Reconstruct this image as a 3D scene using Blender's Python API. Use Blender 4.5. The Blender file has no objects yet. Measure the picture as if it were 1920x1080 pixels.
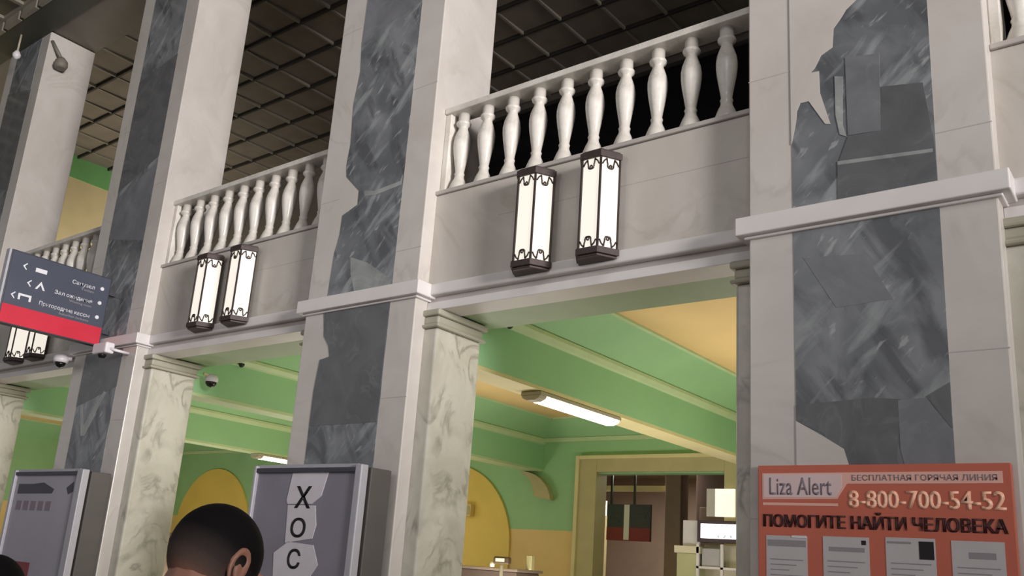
import bpy, bmesh, math, random
from mathutils import Vector, Matrix
random.seed(7)
scene = bpy.context.scene
COL = scene.collection

# ---------------------------------------------------------------- camera
EYE = Vector((0.0, -6.5, 1.62))
RIGHT = Vector((0.78707189, 0.61275161, 0.0710866))
DOWN = Vector((-0.10460404, 0.24614848, -0.96357092))
FWD = Vector((-0.60792749, 0.75096364, 0.25783285))
cam = bpy.data.objects.new('camera', bpy.data.cameras.new('camera'))
COL.objects.link(cam)
cam.data.sensor_width = 36.0
cam.data.lens = 1667.53 * 36.0 / 1920.0
cam.data.shift_x = 29.2 / 1920.0
cam.data.shift_y = 77.1 / 1920.0
cam.data.clip_start = 0.05
cam.data.clip_end = 200
m = Matrix((RIGHT, -DOWN, -FWD)).transposed().to_4x4()
m.translation = EYE
cam.matrix_world = m
scene.camera = cam

# ---------------------------------------------------------------- world, big lights, exposure
scene.view_settings.view_transform = 'Standard'
scene.view_settings.look = 'None'
scene.view_settings.gamma = 1.0
scene.view_settings.exposure = 0.0
scene.view_settings.use_curve_mapping = False
w = bpy.data.worlds.new('hall_ambience'); scene.world = w; w.use_nodes = True
bg = w.node_tree.nodes['Background']
bg.inputs[0].default_value = (0.98, 0.98, 1.0, 1); bg.inputs[1].default_value = 0.29


def area(name, loc, target, sx, sy, power, color):
    l = bpy.data.lights.new(name, 'AREA'); l.shape = 'RECTANGLE'; l.size = sx; l.size_y = sy
    l.energy = power; l.color = color
    o = bpy.data.objects.new(name, l); COL.objects.link(o)
    o.location = loc
    o.rotation_euler = (Vector(target) - Vector(loc)).to_track_quat('-Z', 'Y').to_euler()
    return o


# broad fill added from the unseen right end of the hall
area('hall_end_fill', (22, -6.5, 6.8), (-8, 0.2, 5.5), 9, 10, 600, (1.0, 0.96, 0.94))
# added spot, its cone shaped to light the arcade and spare the nearest pillar
sl = bpy.data.lights.new('hall_fill_spot', 'SPOT'); sl.energy = 42000; sl.color = (1.0, 0.955, 0.925)
sl.spot_size = math.radians(30); sl.spot_blend = 0.85; sl.shadow_soft_size = 3.0
so = bpy.data.objects.new('hall_fill_spot', sl); COL.objects.link(so); so.location = (22, -9.0, 6.0)
so.rotation_euler = (Vector((-12.5, -0.9, 7.8)) - Vector((22, -9.0, 6.0))).to_track_quat('-Z', 'Y').to_euler()
# unseen lamps added to brighten the pillar fronts and parapets
area('hall_front_fill', (0.8, -8.0, 10.5), (-4.0, 0.0, 5.5), 3, 3, 150, (1.0, 0.97, 0.96))
area('parapet_fill', (-7.0, -7.2, 6.2), (-9.0, 0.0, 4.8), 1.6, 1.6, 55, (1.0, 0.97, 0.96))
# unseen lamps added to brighten the gallery end wall and ceiling
area('gallery_fill', (-20.0, 4.2, 6.2), (-22.4, 4.0, 10.0), 2.0, 2.0, 135, (1.0, 0.95, 0.85))
area('gallery_fill', (-9.0, 5.0, 6.0), (-11.0, 4.0, 11.4), 2.0, 2.0, 15, (1.0, 0.95, 0.85))


# ---------------------------------------------------------------- materials
def lin(r, g, b):
    f = lambda c: (c / 255 / 12.92) if c / 255 <= 0.04045 else ((c / 255 + 0.055) / 1.055) ** 2.4
    return (f(r), f(g), f(b), 1.0)


def new_mat(name):
    mt = bpy.data.materials.new(name); mt.use_nodes = True
    nt = mt.node_tree
    return mt, nt, nt.nodes['Principled BSDF']


def paint(name, col, rough=0.6, var=0.06, scale=3.0, metal=0.0):
    mt, nt, p = new_mat(name)
    tc = nt.nodes.new('ShaderNodeTexCoord'); n = nt.nodes.new('ShaderNodeTexNoise')
    n.inputs['Scale'].default_value = scale; n.inputs['Detail'].default_value = 4
    nt.links.new(tc.outputs['Object'], n.inputs['Vector'])
    r = nt.nodes.new('ShaderNodeValToRGB')
    c = Vector(col[:3])
    r.color_ramp.elements[0].position = 0.3; r.color_ramp.elements[1].position = 0.7
    r.color_ramp.elements[0].color = (*(c * (1 - var)), 1); r.color_ramp.elements[1].color = (*(c * (1 + var)), 1)
    nt.links.new(n.outputs['Fac'], r.inputs['Fac']); nt.links.new(r.outputs['Color'], p.inputs['Base Color'])
    p.inputs['Roughness'].default_value = rough; p.inputs['Metallic'].default_value = metal
    return mt


def glow(name, col, strength, base=None):
    mt, nt, p = new_mat(name)
    p.inputs['Base Color'].default_value = base or col
    p.inputs['Emission Color'].default_value = col
    p.inputs['Emission Strength'].default_value = strength
    p.inputs['Roughness'].default_value = 0.4
    return mt


def marble(name, light, dark, vein, scale=0.7, stretch=(1, 1, 1), rot=(0, 0, 0), vein_amt=0.5, vscale=1.2, rough=0.3,
           width=0.035, lo=0.35, hi=0.65):
    mt, nt, p = new_mat(name)
    N = nt.nodes.new; L = nt.links.new
    tc = N('ShaderNodeTexCoord'); mp = N('ShaderNodeMapping')
    mp.inputs['Scale'].default_value = stretch; mp.inputs['Rotation'].default_value = rot
    L(tc.outputs['Object'], mp.inputs['Vector'])
    n = N('ShaderNodeTexNoise'); n.inputs['Scale'].default_value = scale; n.inputs['Detail'].default_value = 7
    n.inputs['Roughness'].default_value = 0.62; n.inputs['Distortion'].default_value = 0.9
    L(mp.outputs['Vector'], n.inputs['Vector'])
    r = N('ShaderNodeValToRGB'); r.color_ramp.elements[0].position = lo; r.color_ramp.elements[1].position = hi
    r.color_ramp.elements[0].color = dark; r.color_ramp.elements[1].color = light
    L(n.outputs['Fac'], r.inputs['Fac'])
    n2 = N('ShaderNodeTexNoise'); n2.inputs['Scale'].default_value = vscale; n2.inputs['Detail'].default_value = 5
    n2.inputs['Distortion'].default_value = 1.6
    L(mp.outputs['Vector'], n2.inputs['Vector'])
    s = N('ShaderNodeMath'); s.operation = 'SUBTRACT'; s.inputs[1].default_value = 0.5
    a = N('ShaderNodeMath'); a.operation = 'ABSOLUTE'
    L(n2.outputs['Fac'], s.inputs[0]); L(s.outputs[0], a.inputs[0])
    mr = N('ShaderNodeMapRange'); mr.inputs['From Min'].default_value = 0.0; mr.inputs['From Max'].default_value = width
    mr.inputs['To Min'].default_value = vein_amt; mr.inputs['To Max'].default_value = 0.0
    L(a.outputs[0], mr.inputs['Value'])
    # veins come and go
    n3 = N('ShaderNodeTexNoise'); n3.inputs['Scale'].default_value = scale * 1.7
    L(mp.outputs['Vector'], n3.inputs['Vector'])
    mr3 = N('ShaderNodeMapRange'); mr3.inputs['From Min'].default_value = 0.45; mr3.inputs['From Max'].default_value = 0.6
    L(n3.outputs['Fac'], mr3.inputs['Value'])
    mu = N('ShaderNodeMath'); mu.operation = 'MULTIPLY'
    L(mr.outputs['Result'], mu.inputs[0]); L(mr3.outputs['Result'], mu.inputs[1])
    mx = N('ShaderNodeMix'); mx.data_type = 'RGBA'
    L(mu.outputs[0], mx.inputs['Factor']); L(r.outputs['Color'], mx.inputs[6]); mx.inputs[7].default_value = vein
    L(mx.outputs[2], p.inputs['Base Color'])
    p.inputs['Roughness'].default_value = rough
    return mt


def slate_marble(name):
    # dark slate stone crossed by short slanting pale strokes and soft cloudy patches
    mt, nt, p = new_mat(name); N = nt.nodes.new; L = nt.links.new
    tc = N('ShaderNodeTexCoord')
    def noise(scale, detail, dist, rot=None, sc=None):
        n = N('ShaderNodeTexNoise'); n.inputs['Scale'].default_value = scale; n.inputs['Detail'].default_value = detail; n.inputs['Distortion'].default_value = dist
        if rot is None: L(tc.outputs['Object'], n.inputs['Vector'])
        else:
            mp = N('ShaderNodeMapping'); mp.vector_type = 'TEXTURE'; mp.inputs['Rotation'].default_value = (0, rot, 0); mp.inputs['Scale'].default_value = sc
            L(tc.outputs['Object'], mp.inputs['Vector']); L(mp.outputs['Vector'], n.inputs['Vector'])
        return n
    def rng(src, a, b, lo=0.0, hi=1.0):
        q = N('ShaderNodeMapRange'); q.inputs['From Min'].default_value = a; q.inputs['From Max'].default_value = b
        q.inputs['To Min'].default_value = lo; q.inputs['To Max'].default_value = hi; L(src, q.inputs['Value']); return q.outputs['Result']
    def mix(fac, a, bcol):
        x = N('ShaderNodeMix'); x.data_type = 'RGBA'; L(fac, x.inputs['Factor'])
        if isinstance(a, tuple): x.inputs[6].default_value = a
        else: L(a, x.inputs[6])
        x.inputs[7].default_value = bcol; return x.outputs[2]
    cloud = noise(1.6, 6, 0.6)
    strokes = noise(2.4, 5, 0.35, 0.75, (0.45, 1, 1.8))
    dark = noise(2.0, 5, 0.5, -0.5, (0.5, 1, 1.6))
    fine = noise(7.0, 4, 0.4, 0.75, (0.5, 1, 1.6))
    c = mix(rng(cloud.outputs['Fac'], 0.38, 0.62), lin(102, 105, 109), lin(134, 137, 141))
    c = mix(rng(dark.outputs['Fac'], 0.52, 0.64, 0, 0.75), c, lin(82, 84, 88))
    c = mix(rng(strokes.outputs['Fac'], 0.55, 0.66, 0, 0.6), c, lin(164, 168, 170))
    c = mix(rng(fine.outputs['Fac'], 0.62, 0.70, 0, 0.55), c, lin(182, 184, 185))
    L(c, p.inputs['Base Color']); p.inputs['Roughness'].default_value = 0.13
    return mt


M = {}
M['light'] = marble('light_marble', lin(208, 202, 197), lin(194, 187, 181), lin(156, 148, 140), vein_amt=0.22, vscale=0.7)
M['slab'] = marble('parapet_marble', lin(208, 201, 195), lin(190, 183, 174), lin(156, 147, 132), scale=0.6, vein_amt=0.25, vscale=0.6)
M['white'] = marble('white_veined_marble', lin(204, 200, 189), lin(180, 176, 162), lin(118, 112, 102), scale=1.3, vein_amt=0.6, vscale=1.5, width=0.06)
M['trim'] = paint('pale_string_course_marble', lin(222, 217, 216), 0.35, 0.03)
M['trim_grey'] = paint('grey_fascia_marble', lin(186, 178, 174), 0.45, 0.04)
M['baluster'] = marble('baluster_marble', lin(226, 221, 214), lin(205, 199, 190), lin(160, 155, 148), scale=3, vein_amt=0.3, vscale=4)
M['g_vein'] = slate_marble('veined_grey_marble')
M['g_mid'] = marble('smooth_grey_marble', lin(130, 131, 137), lin(112, 113, 118), lin(150, 152, 156), scale=1.6, vein_amt=0.2, rough=0.13)
M['g_dark'] = marble('dark_grey_marble', lin(108, 109, 112), lin(92, 93, 96), lin(128, 130, 131), scale=2.0, vein_amt=0.35, vscale=2.0, rough=0.13)
M['g_pale'] = marble('pale_grey_marble', lin(166, 168, 167), lin(134, 138, 138), lin(188, 189, 186), scale=2.0, vein_amt=0.3, rough=0.25)
M['ceiling'] = paint('coffer_panel_taupe', lin(124, 114, 102), 0.6, 0.12, 2.0)
M['rib'] = paint('coffer_rib_taupe', lin(140, 134, 122), 0.45, 0.06)
M['groove'] = paint('coffer_groove_dark', lin(46, 42, 38), 0.6, 0.05)
M['soffit'] = paint('upper_soffit_brown', lin(124, 116, 106), 0.6, 0.05)
M['frieze_dark'] = paint('dark_green_frieze', lin(66, 66, 54), 0.55, 0.06)
M['hallceil'] = paint('hall_coffer_panel', lin(110, 104, 84), 0.6, 0.15, 1.0)
M['green'] = paint('green_wall_paint', lin(156, 200, 146), 0.55, 0.05, 1.2)
M['green_dk'] = paint('green_beam_paint', lin(156, 206, 156), 0.5, 0.04, 1.0)
M['green_bright'] = paint('green_frieze_paint', lin(124, 184, 112), 0.5, 0.04)
M['yellow'] = paint('ochre_wall_paint', lin(232, 200, 134), 0.6, 0.05, 1.2)
M['yellow_arch'] = paint('yellow_arch_paint', lin(236, 204, 104), 0.6, 0.04, 1.2)
M['yellow_ceil'] = paint('ochre_ceiling_paint', lin(230, 196, 136), 0.6, 0.04, 1.2)
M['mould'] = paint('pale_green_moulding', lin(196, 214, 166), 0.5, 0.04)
M['gallery_cream'] = paint('gallery_end_wall_cream', lin(226, 206, 156), 0.6, 0.04)
M['soffit_green'] = paint('grey_green_soffit', lin(158, 176, 140), 0.5, 0.05)  # green light bounced from the room is mixed into this colour
M['capital'] = paint('shade_toned_capital_marble', lin(168, 164, 148), 0.5, 0.05)  # greyed to carry the shade under the soffit
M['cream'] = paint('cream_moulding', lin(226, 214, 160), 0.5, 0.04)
M['frame'] = paint('olive_cream_architrave', lin(188, 178, 132), 0.55, 0.05)
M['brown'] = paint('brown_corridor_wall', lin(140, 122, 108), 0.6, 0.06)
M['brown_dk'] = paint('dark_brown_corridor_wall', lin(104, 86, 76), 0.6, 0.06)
M['gallery_wall'] = paint('gallery_wall_taupe', lin(104, 97, 90), 0.7, 0.05)
M['glass_night'] = paint('night_window_glass', (0.006, 0.006, 0.008, 1), 0.15, 0.0)
M['floor'] = paint('polished_stone_floor', lin(150, 142, 132), 0.35, 0.12, 2.0)
M['iron'] = paint('aged_bronze', lin(66, 54, 52), 0.5, 0.15, 20, 0.3)
M['lampglass'] = glow('lit_opal_glass', lin(255, 247, 234), 0.84, lin(150, 146, 138))
M['tube'] = glow('lit_fluorescent_diffuser', lin(255, 246, 220), 9.0)
M['fixture'] = paint('fixture_housing', lin(180, 172, 150), 0.5, 0.03)
M['alu'] = paint('brushed_aluminium', lin(178, 176, 184), 0.5, 0.04, 8, 0.1)
M['alu_dk'] = paint('dark_board_trim', lin(66, 64, 74), 0.5, 0.06)
M['board_grey'] = paint('board_grey_backing', lin(134, 130, 142), 0.45, 0.10, 1.6)
M['board_pale'] = paint('board_pale_poster', lin(160, 156, 168), 0.4, 0.06, 1.2)
M['board_side'] = paint('board_dark_side', lin(88, 84, 81), 0.6, 0.05)
M['paper'] = paint('white_paper', lin(214, 208, 216), 0.7, 0.05, 5)
M['paper2'] = paint('greyish_paper', lin(196, 190, 192), 0.6, 0.06, 3)
M['ink'] = paint('black_ink', lin(24, 20, 22), 0.6, 0.0)
M['ink_brown'] = paint('dark_maroon_ink', lin(62, 14, 12), 0.6, 0.0)
M['ink_grey'] = paint('grey_ink', lin(132, 120, 130), 0.6, 0.0)
M['ink_soft'] = paint('faded_grey_ink', lin(150, 144, 148), 0.6, 0.0)
M['orange'] = paint('orange_red_board', lin(200, 106, 84), 0.35, 0.04, 2)
M['pinkish'] = paint('pale_pink_print', lin(236, 182, 168), 0.4, 0.03)
M['logo_white'] = paint('white_logo_print', lin(226, 200, 200), 0.4, 0.03)
M['phone'] = paint('peach_print', lin(248, 190, 160), 0.4, 0.02)
M['sign_navy'] = paint('slate_sign_face', lin(74, 78, 94), 0.35, 0.04)
M['sign_red'] = paint('red_sign_stripe', lin(206, 44, 66), 0.35, 0.05)
M['sign_dark_red'] = paint('dark_red_sign_stripe', lin(128, 34, 48), 0.4, 0.05)
M['sign_white'] = paint('white_sign_print', lin(226, 226, 232), 0.5, 0.02)
M['sign_side'] = paint('sign_housing', lin(60, 62, 72), 0.5, 0.03)
M['white_plastic'] = paint('white_plastic', lin(226, 220, 226), 0.4, 0.03)
M['black_plastic'] = paint('black_plastic', lin(18, 17, 18), 0.3, 0.05)
M['cab_white'] = paint('cream_kiosk_panel', lin(222, 214, 190), 0.5, 0.04)
M['cab_green'] = paint('pale_green_kiosk_side', lin(190, 190, 148), 0.5, 0.04)
M['kiosk_lit'] = glow('lit_kiosk_sign', lin(255, 250, 255), 1.6)
M['kiosk_dark'] = paint('kiosk_dark_frame', lin(66, 52, 58), 0.5, 0.04)
M['lit_white'] = glow('lit_wall_panel', lin(250, 240, 225), 0.9)
M['dark_wood'] = paint('dark_brown_cabinet', lin(84, 66, 46), 0.5, 0.1)
M['skin'] = paint('skin', lin(150, 106, 88), 0.5, 0.05, 12)
M['cloth'] = paint('dark_jacket_cloth', lin(34, 34, 40), 0.85, 0.1, 30)
M['trousers'] = paint('dark_trouser_cloth', lin(26, 27, 32), 0.85, 0.1, 30)
M['shoe'] = paint('black_shoe', lin(16, 15, 15), 0.5, 0.05)

# hair clipped short at the back: dense black on top, thinning to a skin-toned stubble at the nape
mt, nt, p = new_mat('clipped_black_hair'); N = nt.nodes.new; L = nt.links.new
at = N('ShaderNodeAttribute'); at.attribute_name = 'hair_density'
nz = N('ShaderNodeTexNoise'); nz.inputs['Scale'].default_value = 160
ad = N('ShaderNodeMath'); ad.operation = 'MULTIPLY_ADD'; ad.inputs[1].default_value = 0.25; L(nz.outputs['Fac'], ad.inputs[0]); L(at.outputs['Fac'], ad.inputs[2])
rp = N('ShaderNodeValToRGB'); e = rp.color_ramp.elements
e[0].position = 0.12; e[0].color = lin(148, 104, 86)
e[1].position = 0.95; e[1].color = lin(14, 10, 13)
x = e.new(0.32); x.color = lin(92, 74, 66)
x = e.new(0.58); x.color = lin(54, 46, 44)
L(ad.outputs[0], rp.inputs['Fac']); L(rp.outputs['Color'], p.inputs['Base Color']); p.inputs['Roughness'].default_value = 0.75
p.inputs['Specular IOR Level'].default_value = 0.15
M['hair'] = mt


# ---------------------------------------------------------------- helpers
class MB:
    def __init__(self):
        self.bm = bmesh.new(); self.mats = []; self.mi = 0

    def mat(self, mtl):
        if mtl not in self.mats: self.mats.append(mtl)
        self.mi = self.mats.index(mtl); return self

    def _fin(self, faces):
        for f in faces: f.material_index = self.mi

    def hexa(self, pts):
        v = [self.bm.verts.new(q) for q in pts]
        fs = [self.bm.faces.new([v[i] for i in ix]) for ix in ((3, 2, 1, 0), (4, 5, 6, 7), (0, 1, 5, 4), (1, 2, 6, 5), (2, 3, 7, 6), (3, 0, 4, 7))]
        self._fin(fs); return self

    def box(self, x0, x1, y0, y1, z0, z1):
        x0, x1 = sorted((x0, x1)); y0, y1 = sorted((y0, y1)); z0, z1 = sorted((z0, z1))
        return self.hexa([(x0, y0, z0), (x1, y0, z0), (x1, y1, z0), (x0, y1, z0), (x0, y0, z1), (x1, y0, z1), (x1, y1, z1), (x0, y1, z1)])

    def prism(self, pts, axis, a, b):
        # pts 2D; axis 'x': (y,z), 'y': (x,z), 'z': (x,y)
        def mk(q, t):
            return {'x': (t, q[0], q[1]), 'y': (q[0], t, q[1]), 'z': (q[0], q[1], t)}[axis]
        va = [self.bm.verts.new(mk(q, a)) for q in pts]; vb = [self.bm.verts.new(mk(q, b)) for q in pts]
        fs = [self.bm.faces.new(va), self.bm.faces.new(list(reversed(vb)))]
        n = len(pts)
        for i in range(n): fs.append(self.bm.faces.new([va[i], vb[i], vb[(i + 1) % n], va[(i + 1) % n]]))
        self._fin(fs); return self

    def lathe(self, prof, c=(0, 0, 0), seg=20, smooth=True):
        rings = []
        for r, z in prof:
            rings.append([self.bm.verts.new((c[0] + r * math.cos(2 * math.pi * i / seg), c[1] + r * math.sin(2 * math.pi * i / seg), c[2] + z)) for i in range(seg)])
        fs = []
        for a, b in zip(rings, rings[1:]):
            for i in range(seg):
                f = self.bm.faces.new([a[i], a[(i + 1) % seg], b[(i + 1) % seg], b[i]]); f.smooth = smooth; fs.append(f)
        fs.append(self.bm.faces.new(list(reversed(rings[0])))); fs.append(self.bm.faces.new(rings[-1]))
        self._fin(fs); return self

    def tube(self, pts, r, seg=8):
        pts = [Vector(q) for q in pts]; rings = []
        for i, q in enumerate(pts):
            d = (pts[min(i + 1, len(pts) - 1)] - pts[max(i - 1, 0)]).normalized()
            u = d.cross(Vector((0, 0, 1)) if abs(d.z) < 0.9 else Vector((1, 0, 0))).normalized(); v = d.cross(u)
            rr = r[i] if isinstance(r, (list, tuple)) else r
            rings.append([self.bm.verts.new(q + rr * (math.cos(2 * math.pi * k / seg) * u + math.sin(2 * math.pi * k / seg) * v)) for k in range(seg)])
        fs = []
        for a, b in zip(rings, rings[1:]):
            for i in range(seg):
                f = self.bm.faces.new([a[i], a[(i + 1) % seg], b[(i + 1) % seg], b[i]]); f.smooth = True; fs.append(f)
        fs.append(self.bm.faces.new(rings[0])); fs.append(self.bm.faces.new(list(reversed(rings[-1]))))
        self._fin(fs); return self

    def build(self, name, parent=None, mtl=None, bevel=0.0, segs=2):
        bmesh.ops.recalc_face_normals(self.bm, faces=self.bm.faces)
        off = Vector((0, 0, 0)); q = parent
        while q is not None: off += q.location; q = q.parent
        if off.length: bmesh.ops.translate(self.bm, verts=self.bm.verts, vec=-off)
        me = bpy.data.meshes.new(name); self.bm.to_mesh(me); self.bm.free()
        for t in (self.mats or [mtl]): me.materials.append(t)
        o = bpy.data.objects.new(name, me); COL.objects.link(o)
        if parent is not None: o.parent = parent
        if bevel:
            b = o.modifiers.new('bevel', 'BEVEL'); b.width = bevel; b.segments = segs; b.limit_method = 'ANGLE'; b.angle_limit = math.radians(40)
        return o


def mb(mtl): return MB().mat(mtl)


def tag(o, label=None, cat=None, group=None, kind=None):
    if label: o['label'] = label
    if cat: o['category'] = cat
    if group: o['group'] = group
    if kind: o['kind'] = kind
    return o


def thing(name, loc, label, cat, group=None):
    o = bpy.data.objects.new(name, None); COL.objects.link(o); o.location = loc; o.empty_display_size = 0.2
    return tag(o, label, cat, group)


def struct(o): o['kind'] = 'structure'; return o


CHILD = {}
def copy_tree(o, parent=None):
    c = o.copy(); COL.objects.link(c)
    if parent is not None: c.parent = parent
    for ch in [q for q in list(COL.objects) if q.parent == o]: copy_tree(ch, c)
    return c


def lettering(name, text, parent, mtl, origin, u, v, width=None, height=0.1, depth=0.003, bold=0.0, fat=0.0, line=False):
    """solid letters: origin is the lower-left corner of the line, u the reading direction, v the upward direction"""
    cu = bpy.data.curves.new(name, 'FONT'); cu.body = text; cu.size = 1.0; cu.extrude = 0.0; cu.offset = bold
    cu.resolution_u = 3
    tmp = bpy.data.objects.new(name, cu); COL.objects.link(tmp)
    dg = bpy.context.evaluated_depsgraph_get()
    me = bpy.data.meshes.new_from_object(tmp.evaluated_get(dg))
    bpy.data.objects.remove(tmp)
    xs = [q.co.x for q in me.vertices]; ys = [q.co.y for q in me.vertices]
    x0, x1, y0, y1 = min(xs), max(xs), min(ys), max(ys)
    if line: y0, y1 = 0.0, 0.75        # one cap height for every word of a sign
    sy = height / (y1 - y0); sx = (width / (x1 - x0)) if width else sy
    u = Vector(u).normalized(); v = Vector(v).normalized(); n = u.cross(v)
    off = Vector((0, 0, 0)); q = parent
    while q is not None: off += q.location; q = q.parent
    bm = bmesh.new(); bm.from_mesh(me)
    for q in bm.verts:
        q.co = Vector(origin) - off + u * ((q.co.x - x0) * sx) + v * ((q.co.y - y0) * sy)
    if fat:
        g0 = bm.faces[:]
        for du in (-fat, fat):
            d_ = bmesh.ops.duplicate(bm, geom=list({v_ for f_ in g0 for v_ in f_.verts}) + list({e_ for f_ in g0 for e_ in f_.edges}) + g0)
            bmesh.ops.translate(bm, verts=[g for g in d_['geom'] if isinstance(g, bmesh.types.BMVert)], vec=u * du + n * (0.0005 if du > 0 else 0.001))
    r = bmesh.ops.extrude_face_region(bm, geom=bm.faces[:])
    bmesh.ops.translate(bm, verts=[g for g in r['geom'] if isinstance(g, bmesh.types.BMVert)], vec=n * depth)
    bmesh.ops.recalc_face_normals(bm, faces=bm.faces)
    bm.to_mesh(me); bm.free()
    me.name = name; me.materials.clear(); me.materials.append(mtl)
    o = bpy.data.objects.new(name, me); COL.objects.link(o); o.parent = parent
    return o


XW, ZW, YW = Vector((1, 0, 0)), Vector((0, 0, 1)), Vector((0, 1, 0))
P = 5.48                     # bay spacing
XR = -0.91                   # right face of the nearest pillar
PW = 1.79                    # pillar width
def xr(k): return XR - P * k


# ---------------------------------------------------------------- large structure
struct(mb(M['floor']).box(-31, 23, -14, 17, -0.2, 0).build('floor'))

# hall ceiling in front of the arcade: coffers, trim and a dark frieze strip
b = mb(M['hallceil']).box(-31, 12, -13, -0.62, 11.62, 11.8)
b.mat(M['rib'])
for i in range(15): b.box(-31, 12, -0.62 - 0.86 * i - 0.05, -0.62 - 0.86 * i + 0.05, 11.55, 11.63)
for i in range(50): b.box(-31 + 0.86 * i - 0.05, -31 + 0.86 * i + 0.05, -13, -0.62, 11.56, 11.63)
struct(b.build('ceiling'))
struct(mb(M['frieze_dark']).box(-31, 12, -0.56, 0.0, 11.38, 12).build('trim_1'))
b = mb(M['rib'])
for i in range(60): b.box(-31 + 0.72 * i, -31 + 0.72 * i + 0.6, -0.62, -0.54, 11.36, 11.62)
struct(b.build('trim_2'))
struct(mb(M['soffit']).box(-31, 6, 0.0, 0.93, 11.42, 12).build('trim_3'))

# gallery: floor slab, coffered ceiling, end wall, back wall with dark windows
struct(mb(M['soffit']).box(-24, 6, 0.30, 7.4, 5.28, 5.5).build('floor_gallery'))
b = mb(M['ceiling'])
S = 0.86
x0c = -12.75 - S * 13; y0c = 0.86
nx, ny = 34, 8
for i in range(nx):
    for j in range(ny):
        xa, xb = x0c + S * i + 0.02, x0c + S * (i + 1) - 0.02
        ya, yb = y0c + S * j + 0.03, y0c + S * (j + 1) - 0.03
        if ya < 0.93: ya = 0.94
        # a panel that leans gently, higher at the far edge
        q = [(xa, ya, 11.435), (xb, ya, 11.435), (xb, yb, 11.475), (xa, yb, 11.475)]
        v = [b.bm.verts.new(t) for t in q]; f = b.bm.faces.new(v); f.material_index = b.mi
b.mat(M['groove']).box(-24, 6, 0.93, 7.4, 11.56, 11.7)
for j in range(1, ny): b.box(-24, 6, y0c + S * j - 0.022, y0c + S * j + 0.022, 11.405, 11.57)
b.mat(M['rib'])
for i in range(nx):
    xa = x0c + S * i
    if xa < -23.0: continue
    b.box(xa - 0.022, xa + 0.022, 0.94, 7.3, 11.415, 11.57)
struct(b.build('ceiling_gallery'))
struct(mb(M['gallery_cream']).box(-23.4, -22.95, 0.2, 7.4, 5.5, 10.85).mat(M['green_bright']).box(-23.4, -22.93, 0.2, 7.4, 10.85, 11.5).build('wall_gallery_end'))
struct(mb(M['gallery_wall']).box(-23.4, 6, 7.3, 7.6, 5.3, 11.6).build('wall_gallery_back'))
for n, (xa, xb) in enumerate(((-12.4, -9.0), (-8.9, -5.5), (-5.4, -2.0), (-1.9, 1.5))):
    o = struct(mb(M['glass_night']).box(xa, xb, 7.24, 7.3, 5.9, 11.2).build('window_%d' % (n + 1)))
    f = mb(M['groove'])
    for t in (xa, xb): f.box(t - 0.04, t + 0.04, 7.2, 7.26, 5.9, 11.2)
    for t in (5.9, 11.2): f.box(xa, xb, 7.2, 7.26, t - 0.04, t + 0.04)
    f.build('window_frame', o)
struct(mb(M['gallery_wall']).box(5.8, 6, 0.2, 10.5, 0, 11.6).build('wall_right'))

# lower room behind the arcade
YB = 10.3
ZP, ZM = 4.92, 4.52
XE = -28.4
b = mb(M['green']).box(XE, -10.55, YB, YB + 0.3, 2.5, 5.2).box(-10.55, -7.35, YB, YB + 0.3, 3.75, 5.2).box(-7.35, 6, YB, YB + 0.3, 2.5, 5.2)
b.mat(M['yellow']).box(XE, -10.55, YB, YB + 0.3, 0, 2.5).box(-7.35, 6, YB, YB + 0.3, 0, 2.5)
struct(b.build('wall_back'))
struct(mb(M['green']).box(XE - 0.3, XE, 0.5, YB + 0.3, 2.5, 5.2).mat(M['yellow']).box(XE - 0.3, XE, 0.5, YB + 0.3, 0, 2.5).build('wall_left'))
# painted round arches on the back wall
for n, xc in enumerate((-14.6, -19.5, -24.4)):
    pts = [(xc - 1.88, 0.02), (xc + 1.88, 0.02)] + [(xc + 1.88 * math.cos(a * math.pi / 28), 2.1 + 1.88 * math.sin(a * math.pi / 28)) for a in range(29)]
    struct(mb(M['yellow_arch']).prism(pts, 'y', YB - 0.05, YB + 0.1).build('trim_%d' % (n + 4)))
# doorway architrave
b = mb(M['frame'])
b.box(-10.95, -10.42, YB - 0.10, YB + 0.35, 0, 4.1).box(-7.46, -6.95, YB - 0.10, YB + 0.35, 0, 4.1).box(-10.42, -7.46, YB - 0.10, YB + 0.35, 3.78, 4.1)
b.mat(M['cream']).box(-10.95, -10.86, YB - 0.14, YB, 0, 4.14).box(-7.04, -6.92, YB - 0.14, YB, 0, 4.14).box(-10.86, -7.04, YB - 0.14, YB, 4.06, 4.14)
struct(b.build('door_1', bevel=0.01))
# brown corridor behind the doorway
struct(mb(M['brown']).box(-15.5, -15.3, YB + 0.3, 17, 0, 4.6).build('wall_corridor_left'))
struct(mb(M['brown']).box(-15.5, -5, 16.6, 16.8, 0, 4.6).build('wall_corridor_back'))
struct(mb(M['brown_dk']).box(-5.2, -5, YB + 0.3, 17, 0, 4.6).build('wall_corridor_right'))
struct(mb(M['brown']).box(-15.5, -5, YB + 0.3, 17, 4.4, 4.6).build('ceiling_corridor'))

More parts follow.
